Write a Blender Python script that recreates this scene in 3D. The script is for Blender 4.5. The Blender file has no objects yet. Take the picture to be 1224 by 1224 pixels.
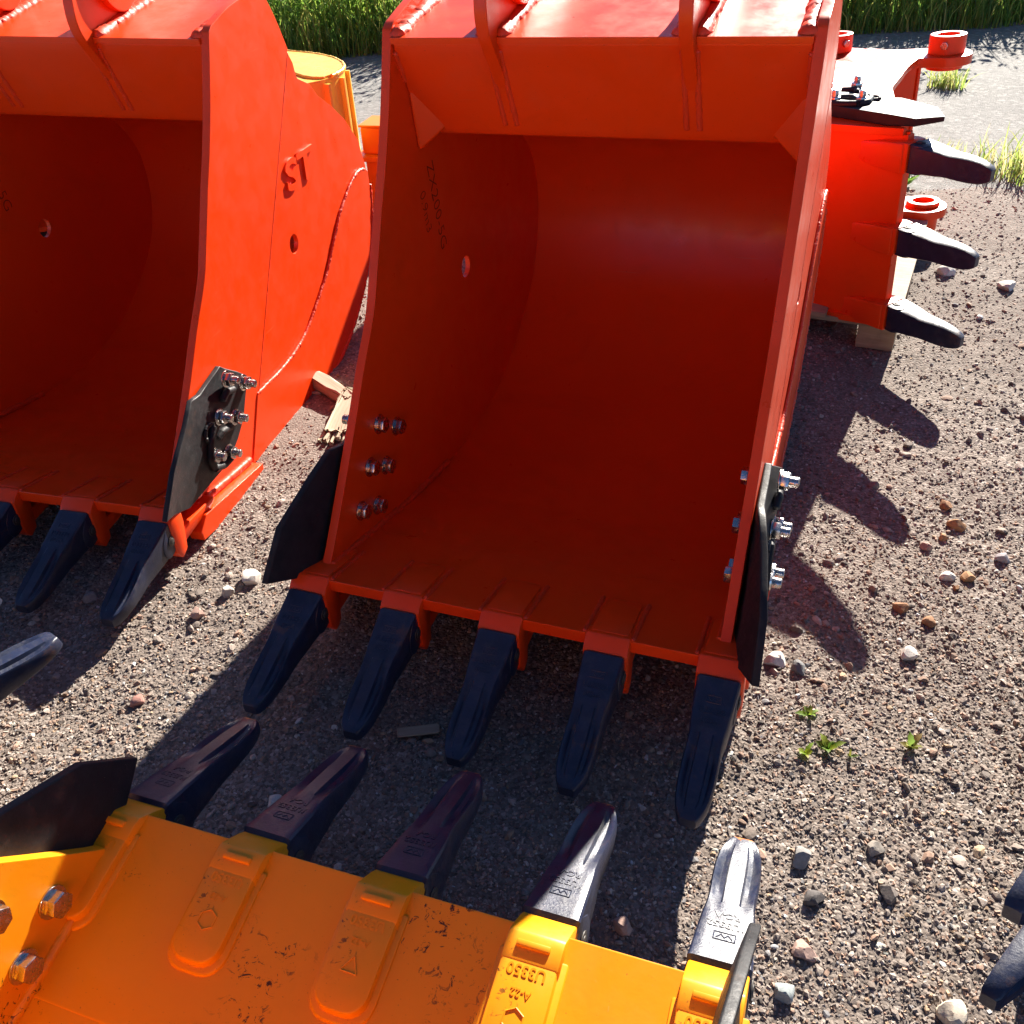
import bpy, bmesh, math, random
import numpy as np
from mathutils import Vector, Matrix

random.seed(7)
rng = np.random.default_rng(7)
scene = bpy.context.scene
col = scene.collection

# ------------------------------------------------------------------ camera, sky, sun, exposure
TH, RO = math.radians(36.844), math.radians(-3.483)
fw = Vector((0, math.cos(TH), -math.sin(TH)))
rt0 = Vector((1, 0, 0)); up0 = Vector((0, math.sin(TH), math.cos(TH)))
rt = math.cos(RO) * rt0 + math.sin(RO) * up0
up = -math.sin(RO) * rt0 + math.cos(RO) * up0
cam_data = bpy.data.cameras.new('camera')
cam = bpy.data.objects.new('camera', cam_data); col.objects.link(cam)
cam.matrix_world = Matrix(((rt.x, up.x, -fw.x, 0), (rt.y, up.y, -fw.y, 0), (rt.z, up.z, -fw.z, 1.74), (0, 0, 0, 1)))
cam_data.sensor_width = 36; cam_data.lens = 36 * 1105.39 / 1224
cam_data.clip_start = 0.02; cam_data.clip_end = 1500
scene.camera = cam

SUN = Vector((0.424, 0.780, 0.460)).normalized()
world = bpy.data.worlds.new('World'); scene.world = world; world.use_nodes = True
wn = world.node_tree; bg = wn.nodes['Background']
sky = wn.nodes.new('ShaderNodeTexSky'); sky.sky_type = 'NISHITA'; sky.sun_disc = False
sky.sun_elevation = math.asin(SUN.z); sky.sun_rotation = math.atan2(SUN.x, SUN.y)
sky.air_density = 0.55; sky.dust_density = 0.1; sky.ozone_density = 5.0
wn.links.new(sky.outputs['Color'], bg.inputs['Color']); bg.inputs['Strength'].default_value = 0.05
sd = bpy.data.lights.new('sun', 'SUN'); sd.energy = 5.0; sd.angle = math.radians(0.53); sd.color = (1.0, 0.93, 0.82)
sun = bpy.data.objects.new('sun', sd); col.objects.link(sun)
sun.rotation_euler = (-SUN).to_track_quat('-Z', 'Y').to_euler()
vs = scene.view_settings
vs.view_transform = 'Standard'; vs.look = 'None'; vs.gamma = 1.0; vs.use_curve_mapping = False
vs.exposure = 1.9

# ------------------------------------------------------------------ materials
def mat(name):
    m = bpy.data.materials.new(name); m.use_nodes = True
    nt = m.node_tree; b = nt.nodes['Principled BSDF']
    return m, nt, b
def node(nt, t, **kw):
    n = nt.nodes.new(t)
    for k, v in kw.items():
        if k.startswith('i_'): n.inputs[k[2:].replace('_', ' ')].default_value = v
        else: setattr(n, k, v)
    return n
def ramp(nt, src, stops):
    r = nt.nodes.new('ShaderNodeValToRGB'); nt.links.new(src, r.inputs['Fac'])
    e = r.color_ramp.elements
    while len(e) < len(stops): e.new(0.5)
    for i, (p, c) in enumerate(stops):
        e[i].position = p; e[i].color = (c, c, c, 1) if not isinstance(c, tuple) else (*c, 1)
    return r.outputs['Color']
def mixc(nt, fac, a, b):
    n = nt.nodes.new('ShaderNodeMix'); n.data_type = 'RGBA'
    for s, v in ((n.inputs[0], fac), (n.inputs[6], a), (n.inputs[7], b)):
        if isinstance(v, bpy.types.NodeSocket): nt.links.new(v, s)
        elif isinstance(v, tuple): s.default_value = (*v, 1)
        else: s.default_value = v
    return n.outputs[2]
def noise(nt, scale, detail=4, rough=.55, coord='Object', vec=None, dist=0):
    if vec is None:
        tc = nt.nodes.new('ShaderNodeTexCoord'); vec = tc.outputs[coord]
    n = node(nt, 'ShaderNodeTexNoise', i_Scale=scale, i_Detail=detail, i_Roughness=rough, i_Distortion=dist)
    nt.links.new(vec, n.inputs['Vector']); return n.outputs['Fac']
def bump(nt, b, h, strength=.2, dist=.002):
    n = node(nt, 'ShaderNodeBump', i_Strength=strength, i_Distance=dist)
    nt.links.new(h, n.inputs['Height']); nt.links.new(n.outputs['Normal'], b.inputs['Normal']); return n

def paint(name, base, dark, dust, rough=.33, chips=None, dusty=.18):
    m, nt, b = mat(name)
    big = noise(nt, 2.3, 5, .6); c = mixc(nt, ramp(nt, big, [(.3, 0.), (.75, .75)]), base, dark)
    d = ramp(nt, noise(nt, 9, 8, .7), [(.5, 0.), (.85, dusty)]); c = mixc(nt, d, c, dust)
    fine = ramp(nt, noise(nt, 160, 3, .6), [(.68, 0.), (.74, .35)]); c = mixc(nt, fine, c, dust)
    for rot, sc in (((.2, .5, .4), (3, 260, 260)), ((1.1, .1, -.7), (260, 4, 260))):      # hairline scratches
        tc = nt.nodes.new('ShaderNodeTexCoord'); mp = node(nt, 'ShaderNodeMapping'); mp.inputs['Scale'].default_value = sc; mp.inputs['Rotation'].default_value = rot
        nt.links.new(tc.outputs['Object'], mp.inputs['Vector']); sn = noise(nt, 1.0, 2, .5, vec=mp.outputs['Vector'])
        mk = node(nt, 'ShaderNodeMath', operation='MULTIPLY'); nt.links.new(ramp(nt, sn, [(.70, 0.), (.73, .5)]), mk.inputs[0]); nt.links.new(ramp(nt, noise(nt, 4.5, 4, .6), [(.54, 0.), (.62, 1.)]), mk.inputs[1])
        c = mixc(nt, mk.outputs[0], c, dust)
    gr = ramp(nt, noise(nt, 3.1, 9, .72, dist=.8), [(.54, 0.), (.74, .30)]); c = mixc(nt, gr, c, tuple(x * .72 for x in dark))
    sp_ = ramp(nt, noise(nt, 300, 2, .5), [(.73, 0.), (.76, .7)]); c = mixc(nt, sp_, c, (.05, .03, .02))
    rv = ramp(nt, noise(nt, 14, 6, .65), [(.3, rough - .06), (.75, rough + .16)])
    if chips:
        vor = noise(nt, 5.5, 3, .5); br = noise(nt, 55, 6, .75, dist=1.2)
        mm = node(nt, 'ShaderNodeMath', operation='MULTIPLY'); 
        nt.links.new(ramp(nt, vor, [(.50, 0.), (.58, 1.)]), mm.inputs[0]); nt.links.new(ramp(nt, br, [(.575, 0.), (.60, 1.)]), mm.inputs[1])
        c = mixc(nt, mm.outputs[0], c, chips)
    nt.links.new(c, b.inputs['Base Color']); nt.links.new(rv, b.inputs['Roughness'])
    b.inputs['Specular IOR Level'].default_value = .36
    bump(nt, b, noise(nt, 90, 3, .5), .10, .0015)
    return m
RED = paint('red_paint', (.83, .056, .0025), (.76, .047, .002), (.68, .16, .065), .33, dusty=.10)
RED_EDGE = paint('red_weld_paint', (.74, .05, .008), (.66, .04, .006), (.66, .15, .09), .46, dusty=.12)
YEL = paint('yellow_paint', (.80, .305, .004), (.73, .255, .003), (.66, .31, .06), .36, chips=(.06, .022, .010))
YEL2 = paint('pale_yellow_paint', (.84, .50, .07), (.80, .44, .05), (.7, .5, .2), .3)
ORA = paint('orange_paint', (.78, .20, .008), (.70, .16, .006), (.7, .3, .1), .36)

def black_cast(name, base=(.010, .014, .034), rough=.36, rust=.0, bscale=260, tip=None, dusty=.25, spec=.5):
    m, nt, b = mat(name)
    tc = nt.nodes.new('ShaderNodeTexCoord'); oi = nt.nodes.new('ShaderNodeObjectInfo')
    off = node(nt, 'ShaderNodeVectorMath', operation='SCALE'); off.inputs[0].default_value = (31, 17, 23); nt.links.new(oi.outputs['Random'], off.inputs['Scale'])
    ad = node(nt, 'ShaderNodeVectorMath', operation='ADD'); nt.links.new(tc.outputs['Object'], ad.inputs[0]); nt.links.new(off.outputs[0], ad.inputs[1]); P = ad.outputs[0]
    c = mixc(nt, ramp(nt, noise(nt, 22, 6, .65, vec=P), [(.35, 0.), (.8, .8)]), base, tuple(x * 2.2 for x in base))
    c = mixc(nt, ramp(nt, noise(nt, 30, 8, .75, vec=P), [(.50, 0.), (.78, dusty)]), c, (.16, .14, .125))
    if rust:
        c = mixc(nt, ramp(nt, noise(nt, 11, 7, .7, vec=P), [(.60, 0.), (.67, rust)]), c, (.10, .045, .022))
        c = mixc(nt, ramp(nt, noise(nt, 190, 3, .6, vec=P), [(.72, 0.), (.76, .6)]), c, (.22, .17, .13))
    if tip:
        sx = node(nt, 'ShaderNodeSeparateXYZ'); nt.links.new(tc.outputs['Object'], sx.inputs[0])
        ma = node(nt, 'ShaderNodeMath', operation='MULTIPLY_ADD'); nt.links.new(noise(nt, 70, 4, .7, vec=P), ma.inputs[0]); ma.inputs[1].default_value = .045; nt.links.new(sx.outputs['Y'], ma.inputs[2])
        mk = node(nt, 'ShaderNodeMapRange'); nt.links.new(ma.outputs[0], mk.inputs[0]); mk.inputs[1].default_value = -.275; mk.inputs[2].default_value = -.278; mk.inputs[3].default_value = 0; mk.inputs[4].default_value = .85
        c = mixc(nt, mk.outputs[0], c, tip)
    nt.links.new(c, b.inputs['Base Color'])
    nt.links.new(ramp(nt, noise(nt, 60, 6, .75, vec=P), [(.3, rough - .10), (.75, rough + .22)]), b.inputs['Roughness'])
    b.inputs['Specular IOR Level'].default_value = spec
    h = node(nt, 'ShaderNodeMath', operation='ADD'); nt.links.new(noise(nt, bscale, 4, .6, vec=P), h.inputs[0]); nt.links.new(noise(nt, 45, 5, .6, vec=P), h.inputs[1])
    bump(nt, b, h.outputs[0], .30, .0016)
    return m
TOOTH = black_cast('black_tooth_paint', rust=.6)
TOOTH_TIP = black_cast('black_tooth_paint_orange_tip', rust=.35, tip=(.50, .16, .02))
CUT = black_cast('black_cutter_paint', (.010, .010, .012), .50, .25, 190, dusty=.12, spec=.28)
def simple(name, c, rough=.5, metal=0., scale=40, var=.5, bs=.2):
    m, nt, b = mat(name)
    cc = mixc(nt, noise(nt, scale, 6, .65), tuple(x * (1 - var * .6) for x in c), tuple(min(1, x * (1 + var * .5)) for x in c))
    nt.links.new(cc, b.inputs['Base Color']); b.inputs['Metallic'].default_value = metal
    nt.links.new(ramp(nt, noise(nt, scale * 1.7, 5, .6), [(.3, rough - .08), (.8, min(1, rough + .12))]), b.inputs['Roughness'])
    bump(nt, b, noise(nt, scale * 3, 5, .6), bs, .001)
    return m
ZINC = simple('zinc_plated_steel', (.52, .51, .50), .24, 1., 80, .6)
INK = simple('marker_ink', (.10, .006, .004), .6)
STICK = simple('green_ink', (.05, .25, .12), .5)
STEEL = simple('dark_steel', (.06, .055, .05), .5, .3, 40)
def wood(name, a, b2):
    m, nt, b = mat(name)
    tc = nt.nodes.new('ShaderNodeTexCoord'); mp = node(nt, 'ShaderNodeMapping'); mp.inputs['Scale'].default_value = (3, 45, 45)
    nt.links.new(tc.outputs['Object'], mp.inputs['Vector'])
    g = noise(nt, 1.6, 7, .65, vec=mp.outputs['Vector'], dist=.6)
    c = mixc(nt, ramp(nt, g, [(.3, 0.), (.7, 1.)]), a, b2)
    c = mixc(nt, ramp(nt, noise(nt, 7, 5, .6), [(.55, 0.), (.8, .6)]), c, (.10, .08, .065))
    nt.links.new(c, b.inputs['Base Color']); b.inputs['Roughness'].default_value = .85
    bump(nt, b, g, .5, .003); return m
WOOD = wood('weathered_wood', (.30, .20, .11), (.42, .31, .19))
WOODP = wood('pale_split_wood', (.34, .25, .17), (.46, .37, .27))
# gravel
def gravel_mat():
    m, nt, b = mat('gravel_ground')
    tc = nt.nodes.new('ShaderNodeTexCoord'); P = tc.outputs['Object']
    v = node(nt, 'ShaderNodeTexVoronoi', i_Scale=120.); nt.links.new(P, v.inputs['Vector'])
    v2 = node(nt, 'ShaderNodeTexVoronoi', i_Scale=55.); nt.links.new(P, v2.inputs['Vector'])
    sep = node(nt, 'ShaderNodeSeparateColor'); nt.links.new(v.outputs['Color'], sep.inputs['Color'])
    c = ramp(nt, sep.outputs[0], [(0., (.10, .080, .068)), (.35, (.185, .150, .128)), (.7, (.27, .222, .190)), (.93, (.35, .300, .262)), (1., (.46, .41, .37))])
    c = mixc(nt, ramp(nt, noise(nt, 1.3, 6, .6, vec=P), [(.35, 0.), (.7, .5)]), c, (.150, .120, .103))
    c = mixc(nt, ramp(nt, v2.outputs['Distance'], [(.0, .25), (.5, 0.)]), c, (.285, .235, .205))
    c = mixc(nt, ramp(nt, noise(nt, .7, 8, .7, vec=P, dist=.5), [(.42, 0.), (.62, .7)]), c, (.15, .12, .10))
    nt.links.new(c, b.inputs['Base Color']); b.inputs['Roughness'].default_value = .93; b.inputs['Specular IOR Level'].default_value = .25
    h = node(nt, 'ShaderNodeMath', operation='ADD')
    nt.links.new(ramp(nt, v.outputs['Distance'], [(.0, 1.), (.7, 0.)]), h.inputs[0]); nt.links.new(noise(nt, 210, 5, .7, vec=P), h.inputs[1])
    bump(nt, b, h.outputs[0], .7, .004); return m
GRAVEL = gravel_mat()
def tint_mat(name, rough=.85, bs=.35, scale=140, k=1.):
    m, nt, b = mat(name)
    at = node(nt, 'ShaderNodeAttribute', attribute_name='tint')
    n = ramp(nt, noise(nt, scale, 6, .7), [(.2, .62), (.8, 1.25)])
    mul = nt.nodes.new('ShaderNodeMix'); mul.data_type = 'RGBA'; mul.blend_type = 'MULTIPLY'; mul.inputs[0].default_value = 1
    nt.links.new(at.outputs['Color'], mul.inputs[6]); nt.links.new(n, mul.inputs[7])
    nt.links.new(mul.outputs[2], b.inputs['Base Color']); b.inputs['Roughness'].default_value = rough
    b.inputs['Specular IOR Level'].default_value = .3
    bump(nt, b, noise(nt, scale * 1.5, 5, .65), bs, .002); return m
STONE = tint_mat('stone_surface')
def leaf_mat():
    m, nt, b = mat('leaf_green')
    at = node(nt, 'ShaderNodeAttribute', attribute_name='tint')
    nt.links.new(at.outputs['Color'], b.inputs['Base Color']); b.inputs['Roughness'].default_value = .55
    tr = node(nt, 'ShaderNodeBsdfTranslucent'); nt.links.new(at.outputs['Color'], tr.inputs['Color'])
    ad = node(nt, 'ShaderNodeMixShader'); ad.inputs[0].default_value = .6
    nt.links.new(b.outputs[0], ad.inputs[1]); nt.links.new(tr.outputs[0], ad.inputs[2])
    nt.links.new(ad.outputs[0], nt.nodes['Material Output'].inputs['Surface']); return m
LEAF = leaf_mat()
def concrete():
    m, nt, b = mat('worn_concrete')
    tc = nt.nodes.new('ShaderNodeTexCoord'); P = tc.outputs['Object']
    c = mixc(nt, ramp(nt, noise(nt, .8, 7, .65, vec=P), [(.35, 0.), (.7, 1.)]), (.165, .157, .148), (.235, .226, .214))
    v = node(nt, 'ShaderNodeTexVoronoi', i_Scale=38.); nt.links.new(P, v.inputs['Vector'])
    sep = node(nt, 'ShaderNodeSeparateColor'); nt.links.new(v.outputs['Color'], sep.inputs['Color'])
    c = mixc(nt, ramp(nt, sep.outputs[0], [(.55, 0.), (.9, .55)]), c, (.11, .104, .098))
    c = mixc(nt, ramp(nt, sep.outputs[1], [(.75, 0.), (.95, .6)]), c, (.36, .345, .325))
    nt.links.new(c, b.inputs['Base Color']); b.inputs['Roughness'].default_value = .9
    bump(nt, b, noise(nt, 60, 7, .75, vec=P), .9, .012); return m
CONC = concrete()
SOIL = simple('dark_soil', (.05, .04, .03), .95, 0, 12)

# ------------------------------------------------------------------ mesh helpers
def finish(bm, name, m, parent=None, smooth=35, mesh_only=False, wn=True):
    bmesh.ops.recalc_face_normals(bm, faces=bm.faces)
    me = bpy.data.meshes.new(name); bm.to_mesh(me); bm.free()
    me.materials.append(m)
    me.polygons.foreach_set('use_smooth', [True] * len(me.polygons))
    me.set_sharp_from_angle(angle=math.radians(smooth))
    if mesh_only: return me
    o = link(name, me, parent)
    if wn:
        w = o.modifiers.new('weighted_normals', 'WEIGHTED_NORMAL'); w.keep_sharp = True; w.weight = 80
    return o
def link(name, me, parent=None):
    o = bpy.data.objects.new(name, me); col.objects.link(o)
    if parent is not None: o.parent = parent
    return o
def tag(o, label=None, cat=None, group=None, kind=None):
    if label: o['label'] = label
    if cat: o['category'] = cat
    if group: o['group'] = group
    if kind: o['kind'] = kind
    return o
def empty(name, M):
    o = bpy.data.objects.new(name, None); col.objects.link(o); o.matrix_world = M; o.empty_display_size = .1
    return o

def bevel_sharp(bm, w, seg=2, ang=30):
    bmesh.ops.recalc_face_normals(bm, faces=bm.faces)
    es = [e for e in bm.edges if len(e.link_faces) == 2 and e.calc_face_angle(0) > math.radians(ang)]
    if es and w > 0:
        bmesh.ops.bevel(bm, geom=es, offset=w, segments=seg, affect='EDGES', profile=.5, clamp_overlap=True)

def plate_bm(outline, v0, v1, holes=(), bev=.003, seg=2, ang=30, bm=None):
    """a plate in the bucket's (s, w) side plane between widths v0 and v1; local x=v, y=-s, z=w"""
    b = bmesh.new()
    edges = []
    for loop in [outline, *holes]:
        vsx = [b.verts.new((v0, -p[0], p[1])) for p in loop]
        for i in range(len(vsx)): edges.append(b.edges.new((vsx[i], vsx[(i + 1) % len(vsx)])))
    bmesh.ops.triangle_fill(b, edges=edges, use_beauty=True)
    r = bmesh.ops.extrude_face_region(b, geom=b.faces[:])
    bmesh.ops.translate(b, verts=[g for g in r['geom'] if isinstance(g, bmesh.types.BMVert)], vec=(v1 - v0, 0, 0))
    bevel_sharp(b, bev, seg, ang)
    if bm is None: return b
    me = bpy.data.meshes.new('t'); b.to_mesh(me); b.free(); bm.from_mesh(me); bpy.data.meshes.remove(me)
    return bm
def circle(c, r, n=24, a0=0): return [(c[0] + r * math.cos(a0 + 2 * math.pi * i / n), c[1] + r * math.sin(a0 + 2 * math.pi * i / n)) for i in range(n)]
def smooth_path(pts, n=6):
    out = []
    P = [np.array(p, float) for p in pts]
    for i in range(len(P) - 1):
        p0 = P[max(i - 1, 0)]; p1 = P[i]; p2 = P[i + 1]; p3 = P[min(i + 2, len(P) - 1)]
        for k in range(n):
            t = k / n
            out.append(.5 * ((2 * p1) + (-p0 + p2) * t + (2 * p0 - 5 * p1 + 4 * p2 - p3) * t * t + (-p0 + 3 * p1 - 3 * p2 + p3) * t ** 3))
    out.append(P[-1]); return [tuple(p) for p in out]
def box_bm(lo, hi, bev=.003, bm=None, M=None, seg=2):
    b = bmesh.new()
    bmesh.ops.create_cube(b, size=1)
    for v in b.verts: v.co = Vector([(lo[i] + hi[i]) / 2 + v.co[i] * (hi[i] - lo[i]) for i in range(3)])
    bevel_sharp(b, bev, seg)
    if M is not None: b.transform(M)
    if bm is None: return b
    me = bpy.data.meshes.new('t'); b.to_mesh(me); b.free(); bm.from_mesh(me); bpy.data.meshes.remove(me); return bm
def cyl_bm(p0, p1, r0, r1=None, n=20, bev=.002, bm=None, a0=0):
    p0, p1 = Vector(p0), Vector(p1); r1 = r0 if r1 is None else r1
    b = bmesh.new(); d = p1 - p0
    M = Matrix.Translation((p0 + p1) / 2) @ d.to_track_quat('Z', 'Y').to_matrix().to_4x4() @ Matrix.Rotation(a0, 4, 'Z')
    bmesh.ops.create_cone(b, cap_ends=True, segments=n, radius1=r0, radius2=r1, depth=d.length, matrix=M)
    if bev: bevel_sharp(b, bev, 2, 50)
    if bm is None: return b
    me = bpy.data.meshes.new('t'); b.to_mesh(me); b.free(); bm.from_mesh(me); bpy.data.meshes.remove(me); return bm
def bead_bm(path, r, lump=.35, step=.012, seed=0, n=12, bm=None):
    """a hand-laid weld: a tube with overlapping ripples along a 3D path"""
    rr = random.Random(seed)
    P = [Vector(p) for p in path]; L = [0]
    for a, c in zip(P, P[1:]): L.append(L[-1] + (c - a).length)
    step = max(.0035, min(step, r * .3)); N = max(3, int(L[-1] / step)); bm = bm or bmesh.new(); rings = []
    env = 1.0; jit = [0.0] * n; pitch = rr.uniform(.009, .012)
    for k in range(N + 1):
        t = L[-1] * k / N; i = max(j for j in range(len(L)) if L[j] <= t + 1e-9); i = min(i, len(P) - 2)
        f = (t - L[i]) / max(1e-9, L[i + 1] - L[i]); c = P[i].lerp(P[i + 1], f); d = (P[i + 1] - P[i]).normalized()
        a = d.orthogonal().normalized(); q = d.cross(a)
        ring = []
        env = env * .9 + .1 * (1 + lump * rr.uniform(-1.2, 1.2))
        saw = 1 - lump * .12 * ((t / pitch) % 1.0)
        base = r * env * saw * (.35 if k in (0, N) else 1)
        for j in range(n):
            jit[j] = jit[j] * .4 + .6 * rr.uniform(-1, 1) * lump * .55
            ang = 2 * math.pi * j / n; rad = base * (1 + jit[j])
            ring.append(bm.verts.new(c + (a * math.cos(ang) + q * math.sin(ang)) * rad))
        rings.append(ring)
    for r0, r1 in zip(rings, rings[1:]):
        for j in range(n): bm.faces.new((r0[j], r0[(j + 1) % n], r1[(j + 1) % n], r1[j]))
    bm.faces.new(rings[0]); bm.faces.new(rings[-1][::-1])
    return bm
_texts = {}
def text_mesh(s, size, depth, m, bold=0.0):
    k = (s, size, depth, m.name)
    if k in _texts: return _texts[k]
    cu = bpy.data.curves.new('lettering', 'FONT'); cu.body = s; cu.size = size; cu.extrude = depth; cu.align_x = 'CENTER'; cu.align_y = 'CENTER'
    cu.offset = bold; cu.resolution_u = 3
    o = bpy.data.objects.new('lettering', cu); col.objects.link(o)
    dg = bpy.context.evaluated_depsgraph_get(); dg.update()
    me = bpy.data.meshes.new_from_object(o.evaluated_get(dg)); me.name = 'lettering'
    bpy.data.objects.remove(o); bpy.data.curves.remove(cu)
    me.materials.clear(); me.materials.append(m); _texts[k] = me; return me
def frame_mat(o, x, y, z):   # columns
    x, y, z, o = Vector(x), Vector(y), Vector(z), Vector(o)
    return Matrix(((x.x, y.x, z.x, o.x), (x.y, y.y, z.y, o.y), (x.z, y.z, z.z, o.z), (0, 0, 0, 1)))
def add_text(name, s, size, depth, m, M, parent, bold=0.0):
    o = link(name, text_mesh(s, size, depth, m, bold), parent); o.matrix_local = M; return o

# ------------------------------------------------------------------ bucket pieces shared by every bucket
ROOT = (1.129, -.400)
TL = .303
def tooth_mesh(m):
    S = [0, .010, .026, .072, .107, .130, .153, .189, .227, .260, .280, .296, TL]
    HW = [.0445, .0475, .0460, .0430, .0405, .0375, .0370, .0385, .0385, .0355, .0300, .0230, .0170]
    TOP = [-.004, .003, -.003, -.019, -.032, -.040, -.047, -.060, -.074, -.087, -.095, -.100, -.106]
    BOT = [-.098, -.102, -.104, -.108, -.112, -.115, -.118, -.122, -.126, -.130, -.132, -.133, -.131]
    GD = [0, 0, 0, 0, 0, .002, .011, .0145, .014, .010, .003, 0, 0]
    bm = bmesh.new(); rings = []
    fx = [-1, -.93, -.82, -.62, -.42, -.34, 0, .34, .42, .62, .82, .93, 1]
    gz = [-.0060, -.0015, -.55, -1, -.75, 0, 0, 0, -.75, -1, -.55, -.0015, -.0060]
    for s, hw, t, bo, g in zip(S, HW, TOP, BOT, GD):
        ring = []
        for i, f in enumerate(fx):
            z = gz[i] if i in (0, 1, 11, 12) else gz[i] * g
            if i in (1, 11): z += -g * .25
            if i in (0, 12): z += -g * .3
            ring.append(bm.verts.new((f * hw, -s, t + z)))
        mid = (t + bo) / 2
        for f, z in ((1.0, mid), (.97, bo + .006), (.88, bo), (0, bo), (-.88, bo), (-.97, bo + .006), (-1.0, mid)):
            ring.append(bm.verts.new((f * hw, -s, z)))
        rings.append(ring)
    n = len(rings[0])
    for a, b in zip(rings, rings[1:]):
        for j in range(n): bm.faces.new((a[j], a[(j + 1) % n], b[(j + 1) % n], b[j]))
    bm.faces.new(rings[0]); bm.faces.new(rings[-1][::-1])
    # side ears of the box end that hold the pin
    for sx in (-1, 1):
        plate_bm(smooth_path([(.02, -.006), (-.010, -.030), (-.022, -.055), (-.016, -.085), (.01, -.100), (.04, -.102), (.055, -.075), (.045, -.03)], 3)[:-1],
                 sx * .040, sx * .0466, bev=.0015, bm=bm)
    return finish(bm, 'tooth', m, smooth=32, mesh_only=True)
def pin_mesh():
    bm = cyl_bm((-.0515, -.012, -.058), (.0515, -.012, -.058), .010, n=14)
    for sx in (-1, 1): cyl_bm((sx * .047, -.012, -.058), (sx * .0498, -.012, -.058), .017, n=16, bm=bm)
    return finish(bm, 'retaining_pin', STEEL, mesh_only=True)
def slab_bm(outline, zb, zt, bm, bev=.005):
    """outline in (x, y) with sloping bottom and top heights given as functions of y"""
    b = bmesh.new(); lo = [b.verts.new((x, y, zb(y))) for x, y in outline]; hi = [b.verts.new((x, y, zt(y))) for x, y in outline]; n = len(outline)
    b.faces.new(lo[::-1]); b.faces.new(hi)
    for i in range(n): b.faces.new((lo[i], lo[(i + 1) % n], hi[(i + 1) % n], hi[i]))
    bevel_sharp(b, bev, 2, 40); me = bpy.data.meshes.new('t'); b.to_mesh(me); b.free(); bm.from_mesh(me); bpy.data.meshes.remove(me)
def tongue(hw, y0, y1, r):
    return [(-hw, y0), (hw, y0)] + [(hw - r + r * math.cos(a), y1 - r + r * math.sin(a)) for a in np.linspace(0, math.pi / 2, 5)] + [(-hw + r - r * math.sin(a), y1 - r + r * math.cos(a)) for a in np.linspace(0, math.pi / 2, 5)]
def adapter_mesh(m, style):
    bm = bmesh.new(); fl = lambda y: .019 - .235 * (y - .029)      # height of the bucket floor behind the lip
    if style == 'strap':
        plate_bm([(.006, -.006), (-.008, .007), (-.046, .034), (-.060, .0335), (-.090, .0265), (-.090, -.04), (-.045, -.110), (-.010, -.110), (.006, -.09)], -.0445, .0445, bev=.0035, bm=bm)
        slab_bm(tongue(.0435, .060, .222, .030), lambda y: fl(y) - .02, lambda y: fl(y) + .0215 - .02 * max(0, y - .15), bm, .0035)
        slab_bm(tongue(.054, .066, .232, .036), lambda y: fl(y) - .02, lambda y: fl(y) + .006, bm, .004)
        slab_bm([(-.026, .060), (.026, .060), (.026, .070), (-.026, .070)], lambda y: fl(y) + .01, lambda y: fl(y) + .0265, bm, .002)
    else:
        plate_bm([(.004, -.003), (-.010, .010), (-.029, .0245), (-.06, .018), (-.06, -.04), (-.045, -.125), (-.014, -.140), (.004, -.112)], -.0525, .0525, bev=.005, bm=bm)
        slab_bm(tongue(.045, .040, .20, .02), lambda y: fl(y) - .02, lambda y: fl(y) + .008 - .03 * max(0, y - .08), bm, .005)
    if style == 'under':
        bm.free(); bm = bmesh.new()
        plate_bm([(.004, -.010), (-.03, .0), (-.06, -.01), (-.06, -.06), (-.05, -.100), (-.02, -.1045), (.004, -.1035)], -.050, .050, bev=.004, bm=bm)
        slab_bm([(-.050, .01), (.050, .01), (.046, .10), (.030, .23), (.016, .245), (-.016, .245), (-.030, .23), (-.046, .10)], lambda y: -.110 + .10 * max(0, y - .12) - .0, lambda y: -.06, bm, .009)
        return finish(bm, 'tooth_adapter', m, smooth=38, mesh_only=True)
    plate_bm([(-.02, -.060), (-.24, -.075), (-.25, -.085), (-.21, -.098), (-.02, -.112)], -.045, .045, bev=.006, bm=bm)
    return finish(bm, 'tooth_adapter', m, smooth=38, mesh_only=True)
def bolt_mesh():      # hexagon head, pointing along +x
    bm = cyl_bm((0, 0, 0), (.004, 0, 0), .027, n=24, bev=.001)
    cyl_bm((.004, 0, 0), (.024, 0, 0), .0225, .0222, n=6, bev=.002, bm=bm, a0=.3)
    return finish(bm, 'bolt_head', ZINC, smooth=30, mesh_only=True)
def nut_mesh():
    bm = cyl_bm((0, 0, 0), (.004, 0, 0), .027, n=24, bev=.001)
    cyl_bm((.004, 0, 0), (.024, 0, 0), .0225, n=6, bev=.002, bm=bm, a0=.1)
    cyl_bm((.022, 0, 0), (.046, 0, 0), .0125, .0112, n=18, bev=.003, bm=bm)
    for k in range(5): cyl_bm((.026 + k * .004, 0, 0), (.0275 + k * .004, 0, 0), .0134, n=18, bev=0, bm=bm)
    return finish(bm, 'nut', ZINC, smooth=30, mesh_only=True)
TOOTH_ME, TOOTH_TIP_ME, PIN_ME, BOLT_ME, NUT_ME = tooth_mesh(TOOTH), tooth_mesh(TOOTH_TIP), pin_mesh(), bolt_mesh(), nut_mesh()
ADAPT = {}
BOLTS = [(.682, -.175), (.592, -.235), (.765, -.262), (.682, -.310), (.848, -.350), (.762, -.392)]
FLOOR = lambda sv: -.381 + .235 * (sv - 1.10)

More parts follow.
